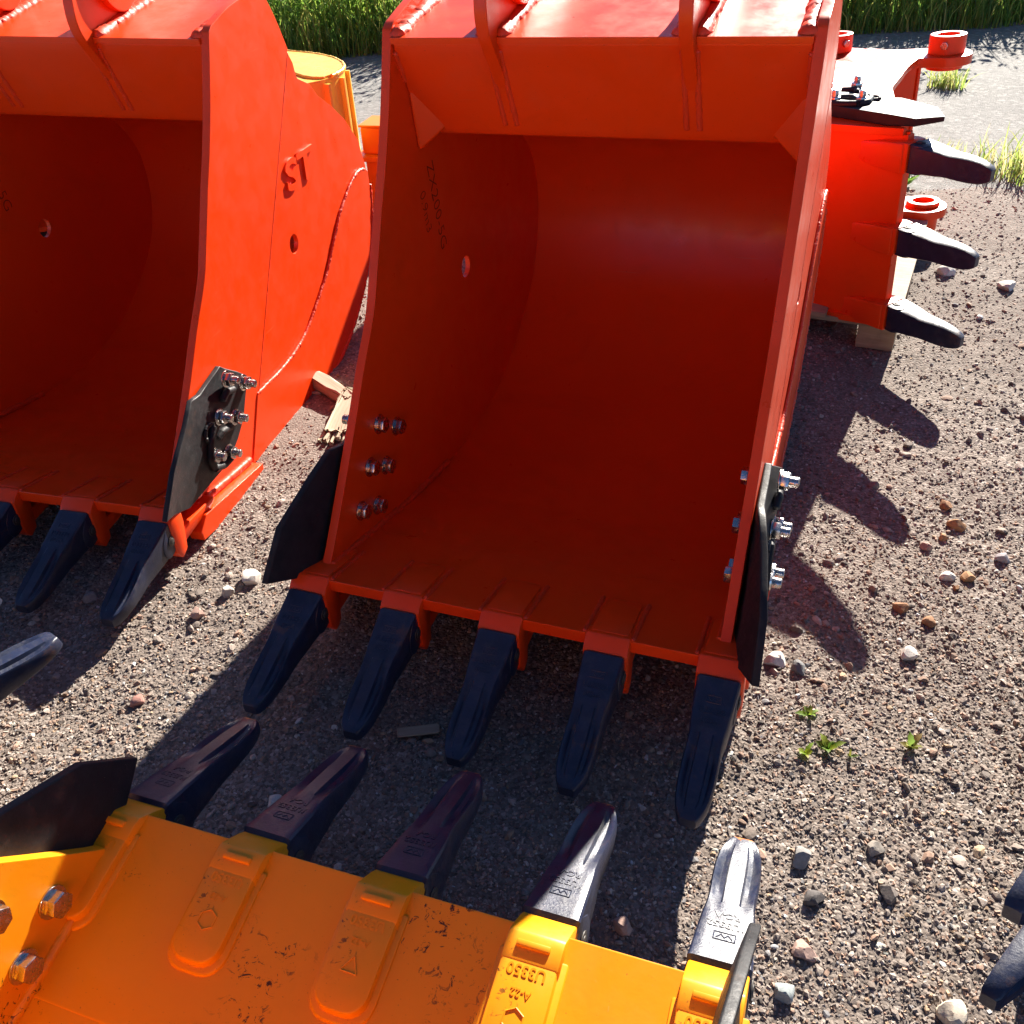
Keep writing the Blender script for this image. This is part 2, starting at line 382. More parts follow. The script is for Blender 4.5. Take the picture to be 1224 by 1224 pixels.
FRONT = [(.338, .728), (.365, .64), (.401, .535), (.445, .43), (.487, .345), (.566, .195), (.615, .11), (.71, -.002), (.80, -.118), (.92, -.262), (1.035, -.393), (1.085, -.412)]
REAR = [(-.155, .598), (-.194, .552), (-.211, .501), (-.308, .463), (-.367, .412), (-.471, .357), (-.585, .280), (-.686, .182), (-.738, .060), (-.735, -.080), (-.682, -.225),
        (-.615, -.315), (-.544, -.385), (-.394, -.488), (-.179, -.568), (.049, -.596), (.247, -.597), (.463, -.590), (.60, -.575)]
INNER = [(1.095, -.383), (.90, -.429), (.587, -.503), (.46, -.530), (.26, -.556), (.043, -.563), (-.18, -.530), (-.345, -.470), (-.50, -.375), (-.62, -.268), (-.695, -.12), (-.708, .03), (-.675, .135), (-.60, .228), (-.50, .290), (-.36, .345)]
def offset_path(pts, d):
    out = []
    for i, p in enumerate(pts):
        a = np.array(pts[max(i - 1, 0)]); b = np.array(pts[min(i + 1, len(pts) - 1)]); t = (b - a) / np.linalg.norm(b - a)
        out.append((p[0] + t[1] * d, p[1] - t[0] * d))
    return out

def cutter_bm(side, W, dl, flare=1.0):
    """side cutter: a mounting plate whose front wing flares outward; rows run from the top to the bottom"""
    rows = [[(.558, -.228, 0), (.610, -.186, 0), (.664, -.142, .000)],
            [(.590, -.278, 0), (.700, -.225, 0), (.806, -.164, .004)],
            [(.605, -.300, 0), (.740, -.245, 0), (.868, -.150, .014)],
            [(.633, -.343, 0), (.830, -.285, 0), (.945, -.186, .032)],
            [(.690, -.385, 0), (.920, -.345, 0), (1.085, -.250, .056)],
            [(.767, -.425, 0), (1.020, -.428, 0), (1.185, -.352, .062)]]
    bm = bmesh.new(); G = []
    n = 5
    g = np.array(rows); g[:, :, 2] *= flare
    # refine rows
    ref = []
    for c in range(3): ref.append([tuple(g[r, c] * (1 - t) + g[min(r + 1, 5), c] * t) for r in range(6) for t in ((0, .5) if r < 5 else (0,))])
    R = len(ref[0])
    th = [.040, .040, .018]
    F = []; B = []
    for r in range(R):
        line = [ref[c][r] for c in range(3)]
        line = [line[0], line[1], tuple((np.array(line[1]) * .5 + np.array(line[2]) * .5) - np.array((0, 0, .010))), line[2]]
        t = [th[0], th[1], .028, th[2]]
        F.append([bm.verts.new((side * (W + p[2] + t[i]), -p[0] - dl[0], p[1] + dl[1])) for i, p in enumerate(line)])
        B.append([bm.verts.new((side * (W + p[2] + .001), -p[0] - dl[0], p[1] + dl[1])) for i, p in enumerate(line)])
    for r in range(R - 1):
        for c in range(3):
            bm.faces.new((F[r][c], F[r][c + 1], F[r + 1][c + 1], F[r + 1][c])); bm.faces.new((B[r][c], B[r + 1][c], B[r + 1][c + 1], B[r][c + 1]))
        for c in (0, 3): bm.faces.new((F[r][c], F[r + 1][c], B[r + 1][c], B[r][c]))
    for r in (0, R - 1):
        for c in range(3): bm.faces.new((F[r][c], F[r][c + 1], B[r][c + 1], B[r][c]))
    bevel_sharp(bm, .0035, 2, 40)
    # cast ribs and lifting eye on the outer face
    x0 = side * (W + .036)
    def P(s, w, h=0): return (x0 + side * (h + .004), -s * 1.09 - dl[0], w + .036 + dl[1])
    bead_bm([P(.66, -.452, .002), P(.74, -.448, .004), P(.79, -.425, .006), P(.80, -.385, .006), P(.775, -.335, .005), P(.745, -.30, .003)], .012, .08, .008, 3, bm=bm)
    bead_bm([P(*q, .001) for q in circle((.765, -.315), .026, 14)] + [P(.791, -.315, .001)], .007, .05, .006, 4, bm=bm)
    bead_bm([P(.60, -.262), P(.645, -.245, .004), P(.67, -.262)], .011, .1, .008, 5, bm=bm)
    bead_bm([P(.66, -.36), P(.71, -.345, .004), P(.735, -.355)], .011, .1, .008, 6, bm=bm)
    return bm

def build_bucket(name, label, group, M, paint_m, weld_m, W=.5, n=5, sp=.2585, k=1., ears=(-.22, .22), pins=((.20, .855), (-.29, .80)), ear_out=None,
                 st=False, marker=None, cutters=(-1, 1), adapter_text=False, collar=0.0, lift=0., voff=0., tooth_pitch=0., bolt_off=(0, 0), bars=True, flare=1.0, nuts=(0, 1, 2, 3, 4, 5), warp=None, tooth_m=None, eart=.032, cat='excavator bucket'):
    T = .025; WO = W + T
    root = empty(name, M); tag(root, label, cat, group)
    LIP = np.array((1.10, -.381))
    def adj(p): return (p[0] - .080 * max(0, p[1] - .35), p[1])
    def S(pts): return [tuple(LIP + (np.array(warp(p) if warp else adj(p)) - LIP) * k) for p in pts]
    dl = (0, 0)
    front = S(smooth_path(FRONT, 3)); rear = S(REAR)
    peak = S(smooth_path([(-.155, .600), (-.105, .682), (-.058, .745), (-.022, .778), (.015, .790), (.05, .791), (.10, .787), (.205, .773), (.29, .750), (.32, .741), (.338, .728)], 2))
    seam_bottom = S([(.60, -.585)])[0]
    hole = circle(S([(0, 0)])[0], .033, 28)
    path_in = S(smooth_path(INNER, 4)); path_out = offset_path(path_in, -.022 if True else 0)
    # make sure the outer path lies outside
    # shell
    sh = path_in + path_out[::-1]
    finish(plate_bm(sh, -W - .012, W + .012, bev=.003, ang=50), 'shell', paint_m, root, 40)
    # cheeks and rear panels, left and right
    heel_arc = S([(-.728, .040), (-.69, .062), (-.62, .066), (-.55, .045), (-.499, .022), (-.43, -.015), (-.395, -.037), (-.30, -.120), (-.212, -.195), (-.08, -.270), (.035, -.326), (.15, -.352), (.271, -.362), (.463, -.355)])
    for sd in (-1, 1):
        cheek = peak[:-1] + front + S([(1.085, -.430), (.95, -.475), (.75, -.535)]) + [seam_bottom]
        finish(plate_bm(cheek, sd * W, sd * WO, bev=.004), 'side_plate', paint_m, root, 30)
        rp = rear[::1]
        panel = [p for p in rear] 
        # panel reaches 5 mm under the cheek
        finish(plate_bm(panel, sd * (W + .001), sd * (WO - .007), holes=[hole], bev=.002), 'side_panel', paint_m, root, 30)
        low = [p for p in rear if p[1] < heel_arc[0][1] - .02]
        wr = smooth_path(heel_arc, 2) + [S([(.582, -.555)])[0]] + [(p[0], p[1]) for p in rear[::-1] if p[1] < heel_arc[0][1] and p[0] < S([(.55, 0)])[0][0]]
        finish(plate_bm(wr, sd * (WO - .007), sd * (WO + .004), bev=.003), 'heel_plate', paint_m, root, 30)
        x = sd * (WO - .002)
        hb = smooth_path(heel_arc, 2)
        finish(bead_bm([(x, -p[0], p[1]) for p in hb], .0065, .5, .008, 11), 'weld_bead', weld_m, root, 60)
        rb = [p for p in smooth_path(rear, 2) if p[1] < S([(0, .05)])[0][1]]
        finish(bead_bm([(sd * (WO - .002), -p[0] , p[1] - .004) for p in rb], .010, .4, .010, 12), 'weld_bead', weld_m, root, 60)
        sl = S([(-.150, .592), (.598, -.582)])
        finish(bead_bm([(sd * (WO - .004), -p[0] + .002, p[1]) for p in sl], .0050, .25, .010, 14), 'weld_bead', weld_m, root, 60)
        # gusset in the upper corner
        g = S([(.290, .606), (.250, .408), (.216, .482)])
        bm = bmesh.new()
        a = bm.verts.new((sd * W, -g[0][0], g[0][1])); b = bm.verts.new((sd * W, -g[1][0], g[1][1])); c = bm.verts.new((sd * (W - .092 * k), -g[2][0], g[2][1]))
        d = bm.verts.new((sd * W, -g[2][0] + .05, g[2][1]))
        for f in ((a, b, c), (a, c, d), (b, d, c), (a, d, b)): bm.faces.new(f)
        bevel_sharp(bm, .014, 3, 30)
        finish(bm, 'gusset', paint_m, root, 40)
        # wear bar along the lower edge
        if bars:
          wb = S([(.595, -.542), (.965, -.490), (1.01, -.525), (1.005, -.560), (.595, -.618)])
          finish(plate_bm(wb, sd * WO, sd * (WO + .048), bev=.004), 'wear_bar', paint_m, root, 30)
          finish(bead_bm([(sd * (WO + .004), -p[0], p[1]) for p in S([(.60, -.530), (.78, -.505), (.95, -.480)])], .013, .3, .01, 13), 'weld_bead', weld_m, root, 60)
        if sd in cutters:
            co = finish(cutter_bm(sd, WO, dl, flare), 'side_cutter', CUT, root, 40)
            for i, (bs, bw) in enumerate(BOLTS):
                if i not in nuts: continue
                o = link('nut', NUT_ME, co); o.location = (sd * (WO + .038), -bs, bw)
                o.rotation_euler = (random.uniform(0, 6), 0, 0 if sd > 0 else math.pi)
        for i, (bs, bw) in enumerate(BOLTS):
            o = link('bolt_head', BOLT_ME, root); o.location = (sd * W, -bs - bolt_off[0], bw + bolt_off[1])
            o.rotation_euler = (random.uniform(0, 6), 0, math.pi if sd > 0 else 0)
    # torque box under the ears
    tb = S([(.342, .697), (.330, .670), (.224, .479), (.206, .458), (-.385, .360), (-.35, .41), (-.235, .515), (-.165, .60), (.025, .745), (.06, .748), (.33, .703)])
    finish(plate_bm(tb, -W + .001, W - .001, bev=.006, ang=35), 'torque_box', paint_m, root, 40)
    # cap plate standing 10 mm proud on the box: its front edge makes the double line
    cap = S([(.354, .713), (.030, .768), (.030, .752), (.350, .697)])
    for a, b2 in zip((-W + .001, *[e + eart / 2 for e in ears]), (*[e - eart / 2 for e in ears], W - .001)):
        if b2 - a > .03: finish(plate_bm(cap, a, b2, bev=.002), 'cap_plate', paint_m, root, 30)
    # ears
    if ear_out is None:
        ear_out = [(.205, .478), (.235, .525), (.276, .578), (.35, .666), (.395, .722), (.410, .78), (.397, .86), (.35, .935), (.27, .975), (.18, .985), (.08, .955), (-.08, .92), (-.2, .925), (-.32, .92), (-.40, .86), (-.41, .78), (-.37, .72), (-.29, .64), (-.28, .52), (-.1, .47)]
    eo = smooth_path(ear_out + [ear_out[0]], 3)[:-1]
    for e in ears:
        sgn = 1 if e > 0 else -1
        eb = finish(plate_bm(S(eo), e - eart / 2, e + eart / 2, holes=[circle(S([p])[0], .045, 24) for p in pins], bev=.004), 'ear', paint_m, root, 30)
        for p in pins:
            c = S([p])[0]
            for s2 in (-1, 1):
                h = collar if (collar and s2 == sgn) else .022
                ro = .075 if collar else .098
                finish(plate_bm(circle(c, ro, 40), e + s2 * eart / 2, e + s2 * (eart / 2 + h), holes=[circle(c, .047, 28)], bev=.004), 'pin_boss', paint_m, eb, 40)
                if collar and s2 == sgn:
                    an = 1.1 if p is pins[0] else .3
                    d0 = Vector((e + s2 * (eart / 2 + h * .55), -c[0] - math.cos(an) * ro * .96, c[1] - math.sin(an) * ro * .96)); d1 = d0 + Vector((0, -math.cos(an), -math.sin(an))) * .022
                    finish(cyl_bm(d0, d1, .016, n=6), 'clamp_bolt', ZINC, eb, 30)
        # welds along the ear on the box
        for s2 in (-1, 1) if abs(e) < W - .05 else ():
            x = e + s2 * (eart / 2 + .008)
            finish(bead_bm([(x, -p[0], p[1]) for p in S([(.345, .708), (.18, .738), (.03, .762)])], .021, .38, .009, 20 + s2), 'weld_bead', weld_m, root, 70)
            finish(bead_bm([(e + s2 * eart / 2, -p[0], p[1]) for p in S([(.335, .685), (.29, .605), (.226, .488)])], .008, .3, .009, 22 + s2), 'weld_bead', weld_m, root, 70)
    for sd in (-1, 1):
        finish(bead_bm([(sd * (W - .014), -p[0], p[1]) for p in S([(.345, .708), (.18, .738), (.03, .762)])], .022, .38, .009, 31), 'weld_bead', weld_m, root, 70)
        finish(bead_bm([(sd * (W - .002), -p[0], p[1]) for p in S([(.335, .68), (.285, .60)])], .009, .3, .009, 32), 'weld_bead', weld_m, root, 70)
        finish(bead_bm([(sd * (W - .001), -p[0], p[1] + .002) for p in S([(1.03, -.398), (.90, -.427), (.587, -.501), (.30, -.548)])], .010, .25, .012, 33), 'weld_bead', weld_m, root, 70)
    # lip plate: a thick cutting edge
    lip = [(1.101, -.379), (.80, -.451), (.79, -.486), (1.101, -.415)]
    finish(plate_bm(lip, -W - .004, W + .004, bev=.004), 'lip_plate', paint_m, root, 30)
        # wear strips under the heel
    for v in (-W * .6, 0, W * .6):
        strip = S(smooth_path([(.46, -.586), (.25, -.590), (.05, -.588), (-.17, -.560), (-.38, -.480), (-.53, -.378)], 3))
        finish(plate_bm(strip + offset_path(strip, -.016)[::-1], v - .05, v + .05, bev=.003, ang=50), 'wear_strip', paint_m, root, 30)
    # adapters and teeth
    style = 'strap' if adapter_text else ('under' if lift else 'flush'); ak = paint_m.name + style
    if ak not in ADAPT: ADAPT[ak] = adapter_mesh(paint_m, style)
    for i in range(n):
        v = sp * (i - (n - 1) / 2) + voff
        a = link('tooth_adapter', ADAPT[ak], root); a.location = (v, -ROOT[0], ROOT[1] + lift)
        if adapter_text:
            nrm = Vector((0, .235, 1)).normalized()
            X = Vector((1, 0, 0)); Y = nrm.cross(X)
            add_text('raised_lettering', 'U3350', .022, .0003, paint_m, frame_mat((0, .098, .0245), X, Y, nrm), a, .0004)
            add_text('raised_lettering', 'A-22', .016, .0003, paint_m, frame_mat((0, .127, .0177), X, Y, nrm), a)
            bm = bmesh.new(); q = circle((0, 0), .016, 6 if i % 2 else 3, .5)
            for j in range(len(q)):
                p, r_ = q[j], q[(j + 1) % len(q)]; cyl_bm((p[0], p[1], 0), (r_[0], r_[1], 0), .0011, n=6, bev=0, bm=bm)
            mk = finish(bm, 'cast_mark', paint_m, a); mk.matrix_local = frame_mat((0, .162, .0092), X, Y, nrm)
        t = link('tooth', TOOTH_TIP_ME if adapter_text else TOOTH_ME, root); t.location = (v, -ROOT[0], ROOT[1] + lift)
        t.rotation_euler = (random.uniform(-.012, .012) - tooth_pitch, 0, random.uniform(-.02, .02))
        link('retaining_pin', PIN_ME, t)
        nrm = Vector((0, -.36, 1)).normalized(); X = Vector((1, 0, 0)); Y = nrm.cross(X)
        add_text('raised_lettering', '1U3352', .0185, .0007, TOOTH, frame_mat((0, -.083, -.0225), X, Y, nrm), t, .0006)
        add_text('raised_lettering', 'RC-A', .0175, .0007, TOOTH, frame_mat((0, -.103, -.0300), X, Y, nrm), t, .0006)
        bm = bmesh.new()
        for p, r_ in (((-.016, -.008), (.016, -.008)), ((.016, -.008), (.016, .008)), ((.016, .008), (-.016, .008)), ((-.016, .008), (-.016, -.008)),
                      ((-.012, .004), (-.005, -.004)), ((-.005, -.004), (0, .003)), ((0, .003), (.005, -.004)), ((.005, -.004), (.012, .004))):
            cyl_bm((p[0], p[1], 0), (r_[0], r_[1], 0), .0009, n=5, bev=0, bm=bm)
        lg = finish(bm, 'cast_mark', TOOTH, t); lg.matrix_local = frame_mat((0, -.058, -.0138), X, Y, nrm)
    # weld ticks on the lip beside each adapter
    for i in range(n):
        v = sp * (i - (n - 1) / 2) + voff
        for s2 in (-1, 1):
            if abs(v + s2 * .06) < W - .02 and style == 'flush':
                finish(bead_bm([(v + s2 * .057, -ROOT[0] + q, ROOT[1] + w_) for q, w_ in ((.032, .019), (.06, .012), (.20, -.021))], .006, .35, .008, 40 + i), 'weld_bead', weld_m, root, 70)
    if st:
        c = S([(-.130, .220)])[0]; x = WO - .0065
        # reads from outside: right = -s, up = w
        add_text('raised_lettering', 'ST', .140, .0065, paint_m, frame_mat((x, -c[0], c[1]), (0, 1.6, 0), (0, 0, 1), (1, 0, 0)), root, .0035)
    if marker:
        for txt, (cs, cw), size in marker:
            ang = math.radians(-82)
            X = Vector((0, math.cos(ang), math.sin(ang))); Y = Vector((0, -math.sin(ang), math.cos(ang)))
            add_text('marker_writing', txt, size, .0002, INK, frame_mat((-W + .0008, -cs, cw), X, Y, (1, 0, 0)), root, -.0014)
    return root

def pose(x, y, z, yaw, tilt, roll=0):
    return Matrix.Translation((x, y, z)) @ Matrix.Rotation(yaw, 4, 'Z') @ Matrix.Rotation(roll, 4, 'Y') @ Matrix.Rotation(-tilt, 4, 'X')
MARK = [('ZX200-5G', (.165, .245), .060), ('0.9m3', (.240, .255), .050)]

# ------------------------------------------------------------------ buckets
build_bucket('excavator_bucket', 'red bucket with all five black teeth in view and black cutters on both sides', 'red excavator buckets',
             pose(.367, 2.622, .622, -.384, -.004, -.016), RED, RED_EDGE, ears=(-.235, .235), marker=MARK)
build_bucket('excavator_bucket', 'red excavator bucket with raised letters ST and a hole in its sunlit side', 'red excavator buckets',
             pose(-1.216, 3.375, .575, -.270, .012, .020), RED, RED_EDGE, ears=(-.26, .14), st=True, marker=MARK)
# yellow bucket in the foreground, facing away
yaw_y = math.pi - .383; tilt_y = math.radians(-.5)
P = Vector((-.221, .857, .372))
Ry = Matrix.Rotation(yaw_y, 4, 'Z') @ Matrix.Rotation(.049, 4, 'Y') @ Matrix.Rotation(-tilt_y, 4, 'X')
My = Matrix.Translation(P - (Ry @ Vector((0, -ROOT[0], ROOT[1])))) @ Ry
def wide_mouth(p):
    t = min(1, max(0, (p[1] + .24) / .55)); t = t * t * (3 - 2 * t)
    a = math.radians(34) * t; x, y = p[0] - .82, p[1] + .14
    return (.82 + x * math.cos(a) - y * math.sin(a), -.14 + x * math.sin(a) + y * math.cos(a))
build_bucket('excavator_bucket', 'chipped yellow excavator bucket in the foreground with teeth pointing away', None, My, YEL, YEL, warp=wide_mouth, adapter_text=True, cutters=(1, -1), flare=.4, bolt_off=(.055, -.005))
# narrow bucket lying on its side on a pallet
Xr = Vector((.05, -.033, -1)).normalized(); Fr = Vector((.53, -.848, .0)); Fr = (Fr - Xr * Fr.dot(Xr)).normalized(); Yr = -Fr; Zr = Xr.cross(Yr)
RR = frame_mat((0, 0, 0), Xr, Yr, Zr)
kR = .88
Mr = Matrix.Translation(Vector((1.419, 3.166, .479)) - (RR @ Vector((0, -ROOT[0], ROOT[1] - .05)))) @ RR
ear_r = [(.22, .47), (.30, .62), (.40, .70), (.49, .74), (.53, .84), (.49, .93), (.40, .965), (.29, .93), (.16, .83), (.02, .78), (-.08, .77), (-.20, .75), (-.26, .66), (-.23, .56), (-.13, .48)]
narrow = build_bucket('excavator_bucket', 'narrow red excavator bucket lying on its side on a wooden pallet', 'red excavator buckets', Mr, RED, RED_EDGE, W=.335, n=3, sp=.288, k=kR, tooth_pitch=.10, lift=.05, voff=.015, bars=False,
             ears=(-.34, .32), pins=((.40, .84), (-.14, .65)), ear_out=ear_r, collar=.075, cutters=(-1,), eart=.04, flare=.3, nuts=(0, 1, 4, 5))
nc = [c for c in narrow.children if c.name.startswith('side_cutter')][0]
add_text('ink_stamp', 'OK', .05, .0002, STICK, frame_mat((-.335 - .025 - .0385, -.80, -.33), (0, 1, 0), (0, 0, 1), (-1, 0, 0)), nc)
add_text('marker_writing', '22', .05, .0002, INK, frame_mat((.3345, -.42, .40), (0, -1, 0), (0, 0, 1), (-1, 0, 0)), narrow)


T0 = Matrix.Translation
def side_lying(F, origin_local, at, lean=(0, 0)):
    """a bucket lying on its side: local x points down; F is the way its teeth point"""
    X = Vector((lean[0], lean[1], -1)).normalized(); F = Vector((F[0], F[1], 0)); F = (F - X * F.dot(X)).normalized(); R = frame_mat((0, 0, 0), X, -F, X.cross(-F))
    return Matrix.Translation(Vector(at) - R @ Vector(origin_local)) @ R
# bucket whose single tooth pokes in at the left edge
yaw_l = math.pi - .67; Rl = Matrix.Rotation(yaw_l, 4, 'Z') @ Matrix.Rotation(-.25, 4, 'X')
build_bucket('excavator_bucket', 'bucket beyond the left edge showing one sunlit grey tooth', None,
             Matrix.Translation(Vector((-1.068, 1.566, .30)) - Rl @ Vector((-.2585, -1.432, -.505))) @ Rl, YEL, YEL, W=.30, n=3, ears=(-.15, .15), cutters=())
# bucket whose two teeth poke in at the right edge
build_bucket('excavator_bucket', 'bucket beyond the lower right edge showing two dark blue teeth', None,
             side_lying((-.70, -.71), (-.14, -1.432, -.505), (.722, .712, .385), (.13, 0)), STEEL, STEEL, W=.19, n=2, sp=.28, k=.6, ears=(-.1, .1), cutters=(), bars=False)
# behind
build_bucket('excavator_bucket', 'red bucket lying flat behind the ST bucket, only its sunlit top side showing', 'red excavator buckets',
             side_lying((-.3, -.95), (0, 0, 0), (-2.25, 5.75, .55)), RED, RED_EDGE, W=.475, ears=(-.45, .3), cutters=())
build_bucket('excavator_bucket', 'unseen red bucket added behind the middle red bucket to shade the gap', 'red excavator buckets',
             side_lying((.25, .97), (0, 0, 0), (.70, 5.25, .70)), RED, RED_EDGE, W=.65, k=.62, ears=(), cutters=())  # added out of view, sized and placed so its shadow falls between the buckets
yb = build_bucket('excavator_bucket', 'pale yellow bucket lying on its side behind the ST bucket', None,
             side_lying((-.86, .5), (0, 0, 0), (-0.999, 4.898, .40)), YEL2, YEL2, W=.36, n=3, sp=.28, k=.72, ears=(), cutters=())

for q in ((-.738, .06), (-.66, .21), (-.72, -.12), (-.62, -.31)):
    a = math.atan2(q[1], q[0]); c = (1.10 + (q[0] - 1.10) * .72, -.381 + (q[1] + .381) * .72)
    rb = finish(box_bm((-.36, -.010, -.010), (.36, .028, .010), .003), 'rib', YEL2, yb); rb.matrix_local = T0((0, -c[0], c[1])) @ Matrix.Rotation(-(a - math.pi) , 4, 'X')
# orange bracket seen through the gap
br = empty('steel_bracket', Matrix.Translation((-0.541, 5.098, 0)) @ Matrix.Rotation(-.3, 4, 'Z')); tag(br, 'orange steel bracket with a raised cap in the gap between the red buckets', 'steel bracket')
finish(box_bm((-.09, -.10, .08), (.25, .16, .34), .006), 'body', ORA, br)
finish(box_bm((-.14, -.14, .34), (.30, .22, .365), .004), 'flange', ORA, br)
finish(box_bm((-.105, -.09, .365), (.20, .10, .50), .012), 'cap', ORA, br)
finish(box_bm((-.11, -.095, .50), (.205, .105, .512), .004), 'lid', ORA, br)
finish(box_bm((-.20, -.20, .0), (.32, .25, .08), .004), 'base', STEEL, br)

# ------------------------------------------------------------------ pallet, timber
def plank(name, size, M, m, parent, seed=0, rough=.0):
    b = box_bm((-size[0] / 2, -size[1] / 2, -size[2] / 2), (size[0] / 2, size[1] / 2, size[2] / 2), .003)
    if rough:
        bmesh.ops.subdivide_edges(b, edges=b.edges, cuts=3); r = random.Random(seed)
        for v in b.verts: v.co += Vector((r.uniform(-1, 1), r.uniform(-1, 1), r.uniform(-1, 1))) * rough
    o = finish(b, name, m, parent, 30); o.matrix_local = M; return o
pal = empty('wooden_pallet', Matrix.Translation((1.26, 3.96, 0)) @ Matrix.Rotation(-.47, 4, 'Z'))
tag(pal, 'weathered wooden pallet of boards on blocks under the narrow red bucket', 'pallet')
T3 = Matrix.Translation
for j, x in enumerate((-.50, -.25, 0, .25, .515)): plank('board', (.11, 1.16, .020), T3((x, 0, .128)), WOODP if j > 3 else WOOD, pal, j, .001)
for j, y in enumerate((-.50, 0, .50)): plank('board', (1.14, .12, .020), T3((0, y, .108)), WOOD, pal, 7 + j, .001)
for y in (-.50, 0, .50):
    for x in (-.50, 0, .50): plank('block', (.14, .10, .096), T3((x, y, .049)), WOOD, pal, int(x * 9 + y * 7), .001)
op = empty('broken_plank', T3((-0.585, 2.976, 0))); tag(op, 'pale splintered end of wood beside the ST bucket heel', 'broken plank')
plank('plank', (.24, .05, .04), T3((-.07, .15, .035)) @ Matrix.Rotation(-.80, 4, 'Z') @ Matrix.Rotation(.05, 4, 'Y'), WOODP, op, 5, .006)
plank('plank', (.28, .075, .035), T3((.0, -.03, .03)) @ Matrix.Rotation(1.42, 4, 'Z') @ Matrix.Rotation(-.04, 4, 'Y'), WOODP, op, 6, .008)
for i in range(6): plank('splinter', (.16, .014, .014), T3((-.045 + .013 * i, -.13 - .01 * (i % 3), .025 + .006 * (i % 2))) @ Matrix.Rotation(1.42 + .12 * (i - 2), 4, 'Z'), WOODP, op, 9 + i, .003)
for i, (f, lab) in enumerate(((.30, 'timber sleeper under the yellow bucket, nearer its teeth'), (.75, 'timber sleeper under the yellow bucket, farther from its teeth'))):
    sl = plank('timber_sleeper', (1.1, .16, .14), T3((-.209 - .365 * (f + .35), .872 - .93 * (f + .35), .07)) @ Matrix.Rotation(-.372, 4, 'Z'), WOOD, None, 60 + i, .003); tag(sl, lab, 'sleeper', 'sleepers under the yellow bucket')
ch = plank('wood_chip', (.10, .028, .006), T3((-0.255, 1.461, .012)) @ Matrix.Rotation(.12, 4, 'Z') @ Matrix.Rotation(.08, 4, 'Y'), WOODP, None, 4, .0015)
tag(ch, 'flat splinter of wood lying in the shade in front of the middle teeth', 'wood chip')

# ------------------------------------------------------------------ ground
def lattice(n, seed): return np.random.default_rng(seed).random((n, n))
def vnoise(x, y, sc, seed):
    L = lattice(128, seed); u = x * sc; v = y * sc; i = np.floor(u).astype(int); j = np.floor(v).astype(int)
    f = u - i; g = v - j; f = f * f * (3 - 2 * f); g = g * g * (3 - 2 * g); i %= 128; j %= 128; i1 = (i + 1) % 128; j1 = (j + 1) % 128
    return (L[i, j] * (1 - f) * (1 - g) + L[i1, j] * f * (1 - g) + L[i, j1] * (1 - f) * g + L[i1, j1] * f * g) - .5
GX0, GX1, GY0, GY1 = -3.4, 3.7, .1, 6.6
def gheight(x, y):
    h = .030 * vnoise(x, y, 1.1, 1) + .014 * vnoise(x, y, 4.3, 2) + .007 * vnoise(x, y, 15, 3) + .0034 * vnoise(x, y, 42, 4) + .0016 * vnoise(x, y, 85, 5)
    e = np.minimum(np.minimum(x - GX0, GX1 - x), np.minimum(y - GY0, GY1 - y)); fade = np.clip(e / .3, 0, 1)
    fade = fade * np.clip((edge_y(x) - .1 - y) / .4, 0, 1)
    return h * fade
def edge_y(x): return 5.5 - .19 * (x + .73)
def np_mesh(name, V, F, m, cols=None, smooth=True):
    me = bpy.data.meshes.new(name); nv = len(V); F = np.asarray(F, np.int32)
    me.vertices.add(nv); me.vertices.foreach_set('co', np.ascontiguousarray(V, np.float32).ravel())
    k = F.shape[1]; me.loops.add(F.size); me.loops.foreach_set('vertex_index', F.ravel())
    me.polygons.add(len(F)); me.polygons.foreach_set('loop_start', np.arange(0, F.size, k, dtype=np.int32)); me.polygons.foreach_set('loop_total', np.full(len(F), k, np.int32))
    me.update(calc_edges=True)
    if cols is not None:
        a = me.color_attributes.new('tint', 'FLOAT_COLOR', 'POINT'); c = np.ones((nv, 4), np.float32); c[:, :3] = cols; a.data.foreach_set('color', c.ravel())
    me.polygons.foreach_set('use_smooth', np.full(len(F), smooth)); me.materials.append(m); return me
# non-uniform grid: fine near the camera
ys = [GY0]
while ys[-1] < GY1: ys.append(ys[-1] + .008 + .0022 * max(0, ys[-1] - 1.0))
ys = np.array(ys); ys[-1] = GY1
xs = np.linspace(GX0, GX1, 470)
X, Y = np.meshgrid(xs, ys); Z = gheight(X, Y)
nx, ny = len(xs), len(ys); V = np.stack([X.ravel(), Y.ravel(), Z.ravel()], 1)
idx = np.arange(nx * ny).reshape(ny, nx)
F = np.stack([idx[:-1, :-1].ravel(), idx[:-1, 1:].ravel(), idx[1:, 1:].ravel(), idx[1:, :-1].ravel()], 1)
B = 400.0
ring = np.array([(GX0, GY0, 0), (GX1, GY0, 0), (GX1, GY1, 0), (GX0, GY1, 0), (-B, -B, 0), (B, -B, 0), (B, B, 0), (-B, B, 0)], float); o0 = len(V)
V = np.concatenate([V, ring]); F = np.concatenate([F, np.array([(4, 5, 1, 0), (5, 6, 2, 1), (6, 7, 3, 2), (7, 4, 0, 3)]) + o0])
tag(link('ground', np_mesh('ground', V, F, GRAVEL)), kind='structure')
